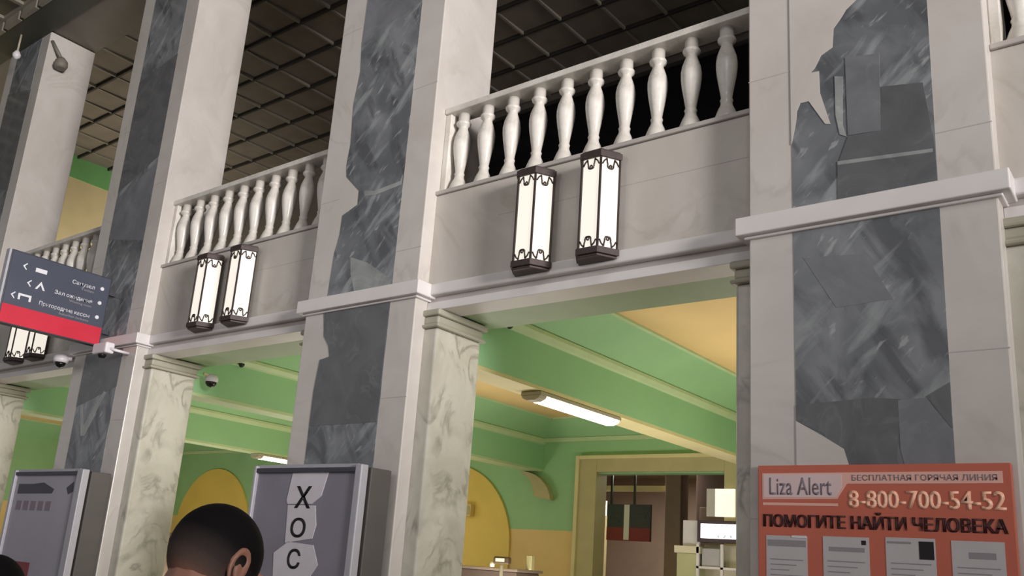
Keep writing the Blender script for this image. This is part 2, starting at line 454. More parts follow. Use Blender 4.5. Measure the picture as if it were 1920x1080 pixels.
# ceiling of the room: ochre panel with sloping green coves in each bay
for k in range(-1, 5):
    right = xr(k) - 0.06 - (0.45 if k >= 0 else 0)      # left side of the beam at pillar k
    left = xr(k + 1) - 0.06                              # right side of the beam at pillar k+1
    if k == -1: right = 5.8
    if k == 4: left = XE
    ya, yb, c = 1.12, YB, 0.66
    b = mb(M['yellow_ceil']).box(left + c - 0.02, right - c + 0.02, ya + c - 0.02, yb - c + 0.02, ZP, ZP + 0.1)
    b.mat(M['green'])
    o_ = [(left, ya), (right, ya), (right, yb), (left, yb)]; i_ = [(left + c, ya + c), (right - c, ya + c), (right - c, yb - c), (left + c, yb - c)]
    for a in range(4):
        d = (a + 1) % 4
        v = [b.bm.verts.new(t) for t in ((*o_[a], ZM), (*o_[d], ZM), (*i_[d], ZP), (*i_[a], ZP))]
        f = b.bm.faces.new(v); f.material_index = b.mi
    b.mat(M['mould'])
    for (xa, xb, y1, y2) in ((left + c - 0.05, left + c + 0.02, ya + c, yb - c), (right - c - 0.02, right - c + 0.05, ya + c, yb - c), (left + c, right - c, ya + c - 0.05, ya + c + 0.02), (left + c, right - c, yb - c - 0.02, yb - c + 0.05)):
        b.box(xa, xb, y1, y2, ZP - 0.03, ZP + 0.02)
    b.mat(M['mould']).box(left, right, yb - 0.09, yb, ZM - 0.05, ZM + 0.04)
    struct(b.build('ceiling_room_%d' % (k + 2)))

# ---------------------------------------------------------------- ceiling beams of the room
beam_labels = ['green ceiling beam behind the pillar with the orange notice board', 'long green ceiling beam with pale moulding running back from the second pillar',
               'green ceiling beam running back from the pillar beside the hanging slate sign', 'dim olive green ceiling beam at the left edge behind the farthest pillar']
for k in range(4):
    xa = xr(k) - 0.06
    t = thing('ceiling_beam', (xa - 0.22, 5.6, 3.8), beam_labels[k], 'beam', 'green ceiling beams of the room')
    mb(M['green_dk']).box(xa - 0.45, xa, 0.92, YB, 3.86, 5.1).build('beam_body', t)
    mb(M['cream' if k < 2 else 'mould']).box(xa - 0.44, xa - 0.01, 0.92, YB, 3.81, 3.86).build('beam_soffit', t)  # cream on the near soffits stands in for the strip light's warm glow
    mb(M['mould']).prism([(xa, ZM - 0.10), (xa + 0.04, ZM - 0.08), (xa + 0.08, ZM - 0.02), (xa + 0.08, ZM + 0.03), (xa, ZM + 0.05)], 'y', 1.5, YB).build('moulding', t)
    mb(M['mould']).prism([(xa - 0.45, ZM - 0.10), (xa - 0.49, ZM - 0.08), (xa - 0.53, ZM - 0.02), (xa - 0.53, ZM + 0.03), (xa - 0.45, ZM + 0.05)], 'y', 1.5, YB).build('moulding', t)

# ---------------------------------------------------------------- pillars
pil_labels = ['nearest grey-panelled marble pillar, behind the orange notice board',
              'tall marble pillar with a ragged dark grey panel, behind the board lettered vertically',
              'marble pillar with a dark grey panel, carrying the hanging slate sign',
              'farthest marble pillar with its top in view, at the upper left corner']
SLABS = {0: [
    ('g_mid', [(-2.262, 4.099), (-2.02, 3.664), (-1.621, 3.682), (-1.804, 4.055)]),
    ('g_dark', [(-2.337, 2.942), (-1.806, 2.969), (-1.601, 2.948), (-1.644, 2.529), (-1.555, 2.3), (-1.91, 2.3), (-2.137, 2.723), (-2.337, 2.825)]),
    ('g_mid', [(-1.618, 2.94), (-1.435, 2.948), (-1.283, 2.712), (-1.283, 2.3), (-1.555, 2.3), (-1.616, 2.599)]),
    ('light', [(-2.337, 2.825), (-2.138, 2.704), (-1.995, 2.608), (-1.91, 2.3), (-2.337, 2.3)]),
    ('g_dark', [(-1.435, 2.956), (-1.283, 3.044), (-1.283, 2.729)]),
    ('light', [(-2.338, 6.9), (-1.75, 6.9), (-1.793, 6.225), (-1.877, 6.16), (-1.919, 6.098), (-1.979, 6.024), (-1.992, 5.856), (-2.084, 5.811), (-2.136, 5.714), (-2.26, 5.60), (-2.30, 5.258), (-2.338, 5.08)]),
    ('light', [(-2.247, 5.688), (-2.104, 5.675), (-2.1, 5.477), (-2.025, 5.18), (-2.065, 5.191), (-2.192, 5.429), (-2.26, 5.43), (-2.304, 5.33), (-2.319, 5.485)]),
    ('g_mid', [(-1.897, 5.731), (-1.639, 5.683), (-1.649, 5.026), (-1.894, 5.046)]),
    ('g_pale', [(-1.982, 5.59), (-1.92, 5.568), (-1.932, 5.152), (-1.904, 5.038), (-1.956, 5.072), (-1.983, 5.241)]),
    ('g_dark', [(-1.635, 5.392), (-1.341, 5.338), (-1.285, 4.816), (-1.283, 4.45), (-1.985, 4.45), (-1.979, 4.811), (-1.894, 5.038), (-1.649, 5.026)]),
    ('g_pale', [(-1.978, 4.846), (-1.298, 4.786), (-1.3, 4.758), (-1.979, 4.815)]),
], 1: [
    ('g_pale', [(-7.506, 4.961), (-7.213, 4.846), (-6.79, 4.585), (-6.854, 4.45), (-7.344, 4.45), (-7.472, 4.753)]),
    ('g_pale', [(-7.403, 5.771), (-7.218, 5.73), (-6.817, 5.764), (-6.79, 5.836), (-6.79, 5.714), (-7.204, 5.676), (-7.392, 5.699)]),
    ('g_mid', [(-7.75, 9.6), (-6.78, 9.6), (-6.78, 8.1), (-7.77, 7.9)]),
    ('g_dark', [(-7.85, 4.42), (-6.78, 4.42), (-6.78, 3.0), (-7.86, 3.0), (-7.86, 3.4), (-7.82, 3.76), (-7.66, 3.79), (-7.70, 3.92), (-7.80, 4.04)]),
], 2: [
    ('g_dark', [(-13.3, 9.0), (-12.24, 9.2), (-12.24, 7.4), (-13.3, 7.0)]),
    ('g_mid', [(-13.3, 6.9), (-12.24, 7.3), (-12.24, 6.0), (-13.3, 6.2)]),
    ('g_dark', [(-13.3, 4.3), (-12.24, 4.3), (-12.24, 3.75), (-13.3, 3.5)]),
    ('g_pale', [(-13.19, 3.53), (-13.12, 3.53), (-12.98, 3.2), (-12.56, 3.7), (-12.50, 3.68), (-12.90, 3.05), (-13.0, 3.05)]),
], 3: [('g_dark', [(-18.8, 10.4), (-17.72, 10.2), (-17.72, 8.0), (-18.8, 8.3)])]}
LEFT1 = [(-7.753, 8.487), (-7.78, 7.854), (-7.74, 7.45), (-7.793, 7.004), (-7.754, 6.468), (-7.78, 6.179), (-7.754, 6.028), (-7.5, 5.792), (-7.495, 5.615), (-7.742, 5.523), (-7.749, 5.278), (-7.805, 5.044), (-7.83, 4.45),
         (-7.862, 4.333), (-7.798, 4.042), (-7.693, 3.917), (-7.657, 3.784), (-7.819, 3.766), (-7.828, 3.556), (-7.863, 3.3)]
ZT = 11.40
for k in range(4):
    R = xr(k); Lf = R - PW; cx = (R + Lf) / 2
    t = thing('marble_pillar', (cx, 0.45, 0), pil_labels[k], 'pillar', 'arcade pillars')
    mb(M['light']).box(Lf, R, 0.0, 0.93, 4.40, ZT).build('upper_shaft', t, bevel=0.012)
    s = mb(M['light']).box(Lf, R, 0.0, 0.2, 0, 4.40)
    s.build('lower_shaft', t, bevel=0.012)
    pr = mb(M['white']).box(Lf - 0.19, R + 0.19, 0.17, 0.90, 0.0, 4.02)
    pr.build('pier', t, bevel=0.03, segs=3)
    c = mb(M['capital']).box(Lf - 0.23, R + 0.23, 0.13, 0.95, 4.02, 4.06).box(Lf - 0.20, R + 0.20, 0.16, 0.91, 4.06, 4.15).box(Lf - 0.23, R + 0.23, 0.13, 0.97, 4.15, 4.22)
    c.build('capital', t, bevel=0.02)
    sc = mb(M['trim']).box(Lf - 0.09, R + 0.09, -0.08, 0.25, 4.345, 4.50).box(Lf - 0.035, R + 0.035, -0.03, 0.25, 4.32, 4.345)
    sc.build('string_course', t, bevel=0.012, segs=3)
    # dark stone panel set into the front face, slabs of different stone fitted together
    gl, gr = cx - 0.53, cx + 0.525
    b = mb(M['g_vein'])
    if k == 1:
        gr = -6.77
        up = [(gl, ZT)] + LEFT1[:13]
        b.prism(up + [(gr, 4.42), (gr, ZT)], 'y', -0.004, 0.0)
        b.prism(LEFT1[13:] + [(-7.86, 0.1), (gr, 0.1), (gr, 4.35)], 'y', -0.004, 0.0)
    else:
        b.box(gl, gr, -0.004, 0.0, 0.1, 4.35).box(gl, gr, -0.004, 0.0, 4.45, ZT)
    for i, (mk, pts) in enumerate(SLABS[k]):
        b.mat(M[mk]).prism(pts, 'y', -0.0055 - 0.0004 * i, -0.001)
    b.build('stone_panel', t)
    # fine joints between the light slabs
    j = mb(M['trim_grey'])
    for z, side in ((5.75, 0), (6.9, 1), (8.1, 0), (9.3, 1), (3.25, 1), (2.1, 0), (4.9, 1)):
        if side: j.box(gr, R, -0.002, 0.0, z, z + 0.008)
        else: j.box(Lf, gl, -0.002, 0.0, z, z + 0.008)
    j.build('joint', t)

# ---------------------------------------------------------------- parapets and balustrades
bay_names = {-1: 'at the right edge, right of the nearest pillar', 0: 'in the nearest full bay, above the widest opening', 1: 'in the middle bay, between the second and third pillar',
             2: 'in the dim left bay, partly behind the hanging slate sign'}
PROF = [(0.105, 0.0), (0.105, 0.05), (0.088, 0.10), (0.075, 0.135), (0.058, 0.17), (0.052, 0.20), (0.060, 0.225), (0.050, 0.245), (0.058, 0.30), (0.072, 0.38), (0.088, 0.47), (0.097, 0.55), (0.098, 0.61), (0.088, 0.68),
        (0.068, 0.74), (0.054, 0.78), (0.052, 0.80), (0.080, 0.825), (0.086, 0.845), (0.080, 0.86), (0.066, 0.87), (0.066, 0.965)]
base = None
for kb in (-1, 0, 1, 2):
    xa, xb = xr(kb + 1), xr(kb) - PW           # clear opening between pillars
    if kb == -1: xb = xa + 3.69
    cx = (xa + xb) / 2
    t = thing('balcony_parapet', (cx, 0.5, 4.23), 'plain marble parapet wall ' + bay_names[kb], 'parapet', 'balcony parapets')
    mb(M['slab']).box(xa, xb, 0.17, 0.55, 4.50, 5.55).build('parapet_wall', t)
    mb(M['trim_grey']).box(xa, xb, 0.14, 0.58, 5.555, 5.60).build('ledge', t, bevel=0.008)
    j = mb(M['trim_grey'])
    j.box(xa + 0.9, xb, 0.168, 0.17, 5.15, 5.156).box(xa + 2.2, xa + 2.206, 0.168, 0.17, 5.156, 5.55).box(xa + 1.5, xa + 1.506, 0.168, 0.17, 4.5, 5.15)
    j.build('joint', t)
    mb(M['trim']).box(xa, xb, 0.12, 0.5, 4.37, 4.50).build('cornice', t, bevel=0.02, segs=3)
    f = mb(M['trim_grey']).box(xa, xb, 0.20, 0.5, 4.31, 4.37)
    f.mat(M['trim']).box(xa, xb, 0.18, 0.5, 4.22, 4.31)
    f.build('fascia', t, bevel=0.006)
    mb(M['soffit_green']).box(xa, xb, 0.5, 1.1, 4.235, 4.6).build('soffit', t)
    g = thing('balustrade', (cx, 0.30, 5.60), 'white stone balustrade ' + bay_names[kb], 'balustrade', 'balcony balustrades')
    r = mb(M['baluster']).box(xa, xb, 0.17, 0.43, 6.565, 6.635)
    r.build('handrail', g, bevel=0.012)
    mb(M['baluster']).box(xa, xa + 0.08, 0.20, 0.42, 5.60, 6.565).build('end_post', g, bevel=0.01)
    mb(M['baluster']).box(xb - 0.05, xb, 0.20, 0.42, 5.60, 6.565).build('end_post', g, bevel=0.01)
    for i in range(10):
        px = xa + 0.19 + 0.352 * i
        if base is None:
            q = mb(M['baluster']).lathe(PROF, (px, 0.30, 5.60), 20)
            base = q.build('baluster', g)
            base.location = (0, 0, 0)
            X0 = px - cx
        else:
            c = base.copy(); COL.objects.link(c); c.parent = g; c.location = (px - cx - X0, 0, 0)

# ---------------------------------------------------------------- wall lanterns
def halfhex(s, y0=0.17):
    h = s * math.sqrt(3) / 2
    return [(-s, y0), (-s / 2, y0 - h), (s / 2, y0 - h), (s, y0)]
def lantern():
    t = thing('wall_lantern', (0, 0.17, 0), None, 'lantern', 'wall lanterns')
    s = 0.205
    hx = halfhex(s)
    for i in range(3):
        a, c = Vector(hx[i]), Vector(hx[i + 1]); d = (c - a).normalized(); n = Vector((d.y, -d.x))
        a2, c2 = a + d * 0.012 - n * 0.004, c - d * 0.012 - n * 0.004
        mb(M['lampglass']).prism([(a2.x, a2.y), (c2.x, c2.y), (c2.x - n.x * 0.006, c2.y - n.y * 0.006), (a2.x - n.x * 0.006, a2.y - n.y * 0.006)], 'z', 0.09, 0.99).build('glass_pane', t)
        # little iron scrolls along the top and the bottom of each pane
        for top in (0, 1):
            z0 = 0.975 if top else 0.105; sg = -1 if top else 1
            q = mb(M['iron'])
            for off, flip in ((0.30, 1), (0.70, -1)):
                o = a.lerp(c, off) + n * 0.004
                pts = [(0.0, 0.0), (0.004, 0.03), (0.010, 0.055)]
                for st in range(12):
                    ang = math.pi - st / 11 * 4.6; rr = 0.026 - 0.0012 * st
                    pts.append((0.036 + rr * math.cos(ang), 0.075 + rr * math.sin(ang)))
                q.tube([(o.x + d.x * flip * uu, o.y + d.y * flip * uu, z0 + sg * vv) for uu, vv in pts], 0.008, 5)
                k_ = a.lerp(c, 0.08 if flip == 1 else 0.92) + n * 0.004
                q.tube([(k_.x, k_.y, z0 + sg * 0.06), (k_.x * 0.6 + o.x * 0.4, k_.y * 0.6 + o.y * 0.4, z0 + sg * 0.025), (o.x, o.y, z0)], 0.008, 5)
            q.build('scroll_ornament', t)
    for i in range(4):
        mb(M['iron']).box(hx[i][0] - 0.009, hx[i][0] + 0.009, hx[i][1] - 0.009, min(hx[i][1] + 0.009, 0.17), 0.06, 1.01).build('corner_bar', t)
    big = [(q[0] * 1.13, 0.17 - (0.17 - q[1]) * 1.13) for q in hx]
    sm = [(q[0] * 1.02, 0.17 - (0.17 - q[1]) * 1.02) for q in hx]
    mb(M['iron']).prism(big, 'z', 0.985, 1.05).prism(sm, 'z', 1.05, 1.07).build('top_cap', t, bevel=0.006)
    mb(M['iron']).prism(big, 'z', 0.03, 0.095).prism(sm, 'z', 0.005, 0.03).build('bottom_cap', t, bevel=0.006)
    mb(M['iron']).box(-0.19, 0.19, 0.155, 0.17, 0.05, 1.02).build('back_plate', t)
    for z in (0.25, 0.85): mb(M['iron']).box(-0.04, 0.04, 0.17, 0.226, z - 0.03, z + 0.03).build('bracket', t)
    return t
lan = {(0, 0): 'lit lantern with bronze caps, left of the nearest pair, below the balusters', (0, 1): 'lit lantern with bronze caps, right and higher of the nearest pair',
       (1, 0): 'lit lantern, left one of the pair in the middle bay', (1, 1): 'lit lantern, right one of the pair in the middle bay',
       (2, 0): 'lit lantern peeping out below the slate sign, nearest the left edge', (2, 1): 'lit lantern peeping out below the red stripe of the slate sign, right of its pair'}
proto = None
for (kb, s), lb in lan.items():
    o = lantern() if proto is None else copy_tree(proto)
    if proto is None: proto = o
    xm = (xr(kb + 1) + xr(kb) - PW) / 2
    o.location = (xm - 0.03 + (-0.385 if s == 0 else 0.365), 0.17, 4.42)
    o['label'] = lb
# lanterns stand just proud of the cornice; they hang on the parapet face
for o in list(COL.objects):
    if o.get('category') == 'lantern': o.location.y = 0.112; o.location.z = 4.40

# ---------------------------------------------------------------- ceiling strip lights of the room
def strip(loc, label, length=2.0):
    t = thing('strip_light', loc, label, 'ceiling light', 'strip lights under the beams')
    x, y, z = loc
    mb(M['fixture']).box(x - 0.16, x + 0.16, y - length / 2, y + length / 2, z + 0.045, z + 0.095).build('housing', t, bevel=0.01)
    pts = [(x - 0.15, z + 0.045), (x - 0.13, z + 0.01), (x - 0.06, z - 0.02), (x + 0.06, z - 0.02), (x + 0.13, z + 0.01), (x + 0.15, z + 0.045)]
    mb(M['tube']).prism(pts, 'y', y - length / 2 + 0.16, y + length / 2 - 0.03).build('diffuser', t)
    mb(M['fixture']).prism(pts, 'y', y - length / 2, y - length / 2 + 0.16).build('end_cap', t, bevel=0.01)
    l = bpy.data.lights.new('strip_lamp', 'AREA'); l.shape = 'RECTANGLE'; l.size = 0.25; l.size_y = length; l.energy = 62; l.color = (1.0, 0.93, 0.74)
    lo = bpy.data.objects.new('strip_lamp', l); COL.objects.link(lo); lo.parent = t; lo.location = (0, 0, -0.03); lo.rotation_euler = (0, 0, 0)
    return t
strip((xr(1) - 0.22, 3.45, 3.71), 'bright strip light under the long green beam in the nearest opening')
strip((xr(3) - 0.22, 7.4, 3.71), 'bright strip light low behind the top left corner of the lettered board', 1.8)
# unseen fill lamps added near the floor, shining up at the ceiling
for (x, y, p_) in ((-4.0, 5.5, 130), (-9.3, 5.0, 120), (-14.8, 5.5, 100), (-20.2, 5.5, 120), (-25, 5, 60)):
    l = bpy.data.lights.new('room_fill', 'AREA'); l.shape = 'DISK'; l.size = 2.2; l.energy = p_; l.color = (1.0, 0.96, 0.87)
    o = bpy.data.objects.new('room_fill', l); COL.objects.link(o); o.location = (x, y, 0.5); o.rotation_euler = (math.pi, 0, 0)
l = bpy.data.lights.new('corridor_lamp', 'AREA'); l.size = 1.5; l.energy = 230; l.color = (1.0, 0.9, 0.8)
o = bpy.data.objects.new('corridor_lamp', l); COL.objects.link(o); o.location = (-10.5, 13.2, 4.3)

# ---------------------------------------------------------------- back-room things
t = thing('curved_bracket', (-12.0, YB, 3.2), 'pale curved plaster bracket high on the green back wall', 'bracket')
pts = []
for i in range(9):
    a = i / 8 * math.pi / 2 * 0.92
    pts.append((-12.42 + 0.86 * math.sin(a), 3.06 + 0.74 * math.cos(a)))
inn = [(-12.42 + 0.42 * math.sin(i / 8 * 1.3) - 0.0, 3.04 + 0.70 * math.cos(i / 8 * 1.3)) for i in range(9)]
b = MB(); b.mat(M['frame']); b.prism(pts + list(reversed(inn)), 'y', YB - 0.16, YB - 0.005); b.build('bracket_body', t)

t = thing('wall_box', (-13.94, YB - 0.05, 2.72), 'small ochre box fixed on the yellow arch beside the second pier', 'box')
mb(M['yellow']).box(-14.08, -13.82, YB - 0.20, YB - 0.05, 2.74, 3.03).build('casing', t, bevel=0.01)
mb(M['frame']).box(-14.05, -13.85, YB - 0.21, YB - 0.20, 2.78, 2.99).build('cover', t)

def detector(x, y, z, label):
    t = thing('dome_detector', (x, y, z), label, 'detector', 'small dome detectors on the beams')
    mb(M['mould']).lathe([(0.05, 0.0), (0.055, -0.02), (0.05, -0.05)], (x, y, z), 14).build('mount', t)
    mb(M['groove']).lathe([(0.048, -0.05), (0.045, -0.075), (0.03, -0.10), (0.008, -0.112)], (x, y, z), 14).build('dome', t)
detector(xr(1) + 0.02, 1.62, 4.50, 'small dark dome detector at the front end of the long green beam moulding')
detector(xr(2) + 0.02, 1.78, 4.50, 'small pale dome detector at the front end of the third beam, in the middle opening')

# ---- kiosk by the doorway
t = thing('ticket_kiosk', (-7.1, 9.1, 0), 'lit kiosk with white shelves and a dark framed bright sign, right of the doorway', 'kiosk')
mb(M['cab_green']).box(-7.86, -7.42, 9.02, 9.7, 0.0, 2.12).build('side_cabinet', t, bevel=0.01)
mb(M['cab_white']).box(-7.9, -7.38, 8.98, 9.72, 2.12, 2.25).build('cabinet_top', t, bevel=0.01)
mb(M['paper']).box(-7.78, -7.44, 9.1, 9.13, 2.25, 2.72).build('notice_panel', t)
sg = mb(M['kiosk_dark']).box(-7.44, -6.5, 8.98, 9.25, 2.33, 2.72).build('sign_box', t, bevel=0.01)
mb(M['kiosk_lit']).box(-7.36, -6.55, 8.965, 8.98, 2.40, 2.66).build('lit_panel', sg)
lettering('lettering', '1 2 3', sg, M['kiosk_dark'], (-7.02, 8.963, 2.415), XW, ZW, height=0.05, width=0.26, depth=0.004)
mb(M['cab_white']).box(-7.44, -6.5, 9.3, 9.6, 0.0, 2.3).build('back_panel', t)
for z in (1.86, 1.4, 0.95): mb(M['white_plastic']).box(-7.46, -6.5, 8.98, 9.32, z, z + 0.04).build('shelf', t)
for px in (-7.45, -6.98): mb(M['white_plastic']).box(px, px + 0.05, 8.98, 9.03, 0, 2.3).build('upright', t)
mb(M['alu']).box(-7.37, -7.02, 9.05, 9.25, 1.90, 2.22).build('display_case', t)
t2 = thing('lit_wall_poster', (-7.05, YB - 0.12, 2.9), 'bright white lit panel on the right jamb above the kiosk sign', 'panel')
mb(M['lit_white']).box(-7.62, -7.22, YB - 0.16, YB - 0.11, 2.88, 3.42).build('lit_face', t2)
mb(M['white_plastic']).box(-7.80, -7.62, YB - 0.16, YB - 0.11, 2.88, 3.42).build('dim_side', t2)

# ---- corridor sign and its light
t = thing('corridor_sign', (-10.6, 12.0, 2.4), 'small dark blue and red sign hanging in the brown corridor', 'sign')
fc = mb(M['sign_side']).box(-11.18, -10.04, 11.98, 12.05, 2.42, 3.25).build('panel', t)
mb(M['sign_dark_red']).box(-11.18, -10.04, 11.97, 11.98, 2.42, 2.72).build('red_stripe', fc)
mb(M['sign_white']).box(-10.72, -10.58, 11.965, 11.98, 2.44, 3.24).build('glare_band', fc)  # reflection on the sign face painted as a pale band
mb(M['alu_dk']).box(-11.06, -10.80, 11.968, 11.98, 2.96, 3.02).box(-11.06, -10.86, 11.968, 11.98, 2.84, 2.88).box(-10.48, -10.16, 11.968, 11.98, 2.94, 3.0).build('faded_lines', fc)
for px in (-11.10, -10.48): mb(M['black_plastic']).box(px - 0.025, px + 0.025, 12.0, 12.04, 3.25, 4.4).build('hanger', t)
t = thing('corridor_beam', (-10.4, 12.6, 3.6), 'pale sloping beam across the corridor ceiling above its sign', 'beam')
mb(M['frame']).box(-11.75, -9.9, 12.5, 12.75, 3.62, 3.74).build('beam_body', t)
t = thing('corridor_partition', (-11.5, 12.3, 0), 'pale lit strip of wall at the left side of the corridor doorway', 'partition')
mb(M['frame']).box(-11.75, -11.42, 12.2, 12.4, 0, 3.0).build('post', t)
mb(M['lit_white']).box(-11.72, -11.45, 12.18, 12.4, 3.0, 3.36).build('lit_head', t)
t = thing('corridor_column', (-9.6, 12.6, 0), 'pale brown square column standing inside the corridor', 'column')
mb(M['brown']).box(-9.9, -9.5, 12.4, 12.8, 0, 4.4).build('shaft', t, bevel=0.02)
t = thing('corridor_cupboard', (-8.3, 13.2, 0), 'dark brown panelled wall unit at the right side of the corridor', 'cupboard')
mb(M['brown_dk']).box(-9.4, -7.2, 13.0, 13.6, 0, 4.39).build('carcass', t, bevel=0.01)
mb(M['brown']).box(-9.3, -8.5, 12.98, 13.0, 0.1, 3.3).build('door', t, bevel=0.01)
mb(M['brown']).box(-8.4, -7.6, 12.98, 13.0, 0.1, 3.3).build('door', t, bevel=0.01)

# ---- small display on a pole and the counter behind the second pier
t = thing('pole_display', (-9.62, 6.0, 0), 'small dark rimmed display on a white pole beyond the second pier', 'display')
mb(M['cab_white']).lathe([(0.18, 0.0), (0.18, 0.03), (0.03, 0.05), (0.03, 1.66)], (-9.62, 6.0, 0), 16).build('pole', t)
h = mb(M['dark_wood']).box(-9.78, -9.45, 5.94, 6.06, 1.67, 1.80).build('display_case', t, bevel=0.035, segs=4)
mb(M['cab_white']).box(-9.71, -9.52, 5.93, 5.945, 1.715, 1.77).build('screen', h)
mb(M['cab_white']).lathe([(0.035, -0.04), (0.045, 0.0), (0.035, 0.04)], (-9.80, 5.97, 1.66), 12).build('knob', t)
t = thing('service_counter', (-10.2, 6.6, 0), 'grey green counter behind the small pole display', 'counter')
mb(M['brown_dk']).box(-11.6, -9.6, 6.4, 7.1, 0, 1.56).build('body', t, bevel=0.02)
mb(M['brown']).box(-11.65, -9.55, 6.36, 7.14, 1.56, 1.61).build('worktop', t, bevel=0.01)
t = thing('upright_speaker', (-9.36, 6.9, 1.61), 'narrow ochre upright case just right of the pole display', 'case')
mb(M['frame']).box(-9.62, -9.5, 6.7, 6.8, 1.61, 1.86).build('casing', t, bevel=0.01)
t = thing('dark_cabinet', (-19.8, 6.3, 0), 'dark brown cabinet top showing behind the head of the man', 'cabinet')
mb(M['dark_wood']).box(-20.4, -19.3, 6.0, 6.6, 0, 1.86).build('carcass', t, bevel=0.01)
mb(M['dark_wood']).box(-20.3, -19.4, 5.98, 6.0, 0.1, 1.7).build('door', t, bevel=0.01)

# ---------------------------------------------------------------- notice board on the nearest pillar
t = thing('notice_board', (-1.78, -0.03, 0), 'orange red notice board asking help to find people, on the nearest pillar', 'notice board')
Y0 = -0.06
mb(M['orange']).box(-2.61, -0.95, Y0, -0.008, 0.75, 2.49).build('board', t, bevel=0.006)
for px in (-2.3, -1.25): mb(M['alu']).box(px - 0.025, px + 0.025, Y0 + 0.005, Y0 + 0.045, 0.0, 0.75).build('leg', t)
mb(M['pinkish']).prism([(-2.575, 2.432), (-1.0, 2.438), (-1.0, 2.360), (-1.965, 2.356), (-2.034, 2.250), (-2.575, 2.243)], 'y', Y0 - 0.002, Y0).build('logo_band', t)
mb(M['logo_white']).prism([(-2.565, 2.424), (-2.0, 2.424), (-2.0, 2.33), (-2.045, 2.262), (-2.565, 2.256)], 'y', Y0 - 0.0035, Y0 - 0.001).build('logo_field', t)
lettering('lettering', 'Liza Alert', t, M['ink_grey'], (-2.52, Y0 - 0.0035, 2.275), XW, ZW, width=0.45, height=0.125, depth=0.002, bold=0.005)
lettering('lettering', 'БЕСПЛАТНАЯ ГОРЯЧАЯ ЛИНИЯ', t, M['ink_grey'], (-1.93, Y0 - 0.002, 2.378), XW, ZW, width=0.90, height=0.040, depth=0.002, bold=0.006)
mb(M['pinkish']).box(-2.572, -2.03, Y0 - 0.002, Y0, 2.200, 2.219).build('rule', t)
lettering('lettering', '8-800-700-54-52', t, M['phone'], (-1.955, Y0, 2.190), XW, ZW, width=0.96, height=0.120, depth=0.003, bold=0.006, fat=0.004)
lettering('lettering', 'ПОМОГИТЕ НАЙТИ ЧЕЛОВЕКА', t, M['ink_brown'], (-2.565, Y0, 2.045), XW, ZW, width=1.57, height=0.116, depth=0.003, bold=0.008, fat=0.0055)
sheets = [(-2.548, -2.25, 1.985, 'leftmost grey sheet with a header strip pinned on the orange notice board'),
          (-2.14, -1.83, 1.992, 'sheet with a ruled header and small dark mark, second from left on the orange board'),
          (-1.724, -1.416, 2.0, 'sheet with a dark photo in its corner on the orange notice board'),
          (-1.322, -1.018, 1.994, 'rightmost pale sheet on the orange notice board')]
for i, (xa, xb, zt, lb) in enumerate(sheets):
    s = thing('missing_notice', ((xa + xb) / 2, Y0, zt - 0.44), lb, 'notice', 'sheets on the orange notice board')
    mb(M['paper2']).box(xa, xb, Y0 - 0.003, Y0 - 0.0005, zt - 0.44, zt).build('sheet', s)
    q = mb(M['ink_soft'])
    if i == 0: q.box(xa + 0.01, xb - 0.01, Y0 - 0.004, Y0 - 0.002, zt - 0.075, zt - 0.03)
    if i == 1: q.box(xa + 0.04, xb - 0.03, Y0 - 0.004, Y0 - 0.002, zt - 0.10, zt - 0.07)
    if i == 2: q.box(xa + 0.01, xa + 0.16, Y0 - 0.004, Y0 - 0.002, zt - 0.04, zt - 0.025)
    if i == 3: q.box(xa + 0.10, xb - 0.05, Y0 - 0.004, Y0 - 0.002, zt - 0.11, zt - 0.07)
    for r_ in range(7): q.box(xa + 0.03, xb - 0.03 - 0.05 * (r_ % 3), Y0 - 0.004, Y0 - 0.002, zt - 0.17 - 0.036 * r_, zt - 0.163 - 0.036 * r_)
    q.build('print_lines', s)
    if i in (1, 2):
        w_ = 0.09 if i == 2 else 0.03; h_ = 0.115 if i == 2 else 0.03
        xx = xb - 0.01 - w_ if i == 2 else xb - 0.05
        mb(M['ink']).box(xx, xx + w_, Y0 - 0.0045, Y0 - 0.002, zt - 0.02 - h_, zt - 0.02).build('photo', s)
    if i == 0: mb(M['white_plastic']).box(xb - 0.11, xb - 0.005, Y0 - 0.006, Y0 - 0.003, zt - 0.012, zt + 0.004).build('clip', s)

# ---------------------------------------------------------------- free-standing boards
def stand(xa, xb, yb_, zt, label, face, fw):
    t = thing('display_board', ((xa + xb) / 2, yb_ + 0.12, 0), label, 'display board')
    mb(M[face]).box(xa + fw * 0.5, xb - fw, yb_ + 0.02, yb_ + 0.05, 0.35, zt - 0.03).build('panel', t)
    mb(M['alu']).box(xa, xa + fw * 0.5, yb_ - 0.02, yb_ + 0.08, 0.0, zt).build('frame_post', t, bevel=0.012)
    mb(M['alu']).box(xb - fw, xb, yb_ - 0.02, yb_ + 0.08, 0.0, zt).build('frame_post', t, bevel=0.012)
    mb(M['alu_dk']).box(xa + fw * 0.5, xb - fw, yb_ - 0.015, yb_ + 0.08, zt - 0.075, zt - 0.03).build('top_rail', t)
    mb(M['alu']).box(xa + fw * 0.5, xb - fw, yb_ + 0.02, yb_ + 0.08, zt - 0.03, zt + 0.01).build('top_cover', t, bevel=0.005)
    mb(M['board_side']).box(xa + 0.1, xb + 0.02, yb_ + 0.10, yb_ + 0.38, 0.0, zt - 0.02).build('rear_case', t, bevel=0.01)
    return t
t = stand(-8.14, -6.45, -0.44, 2.50, 'grey display board lettered vertically on torn paper, before the second pillar', 'board_grey', 0.09)
yf = -0.42
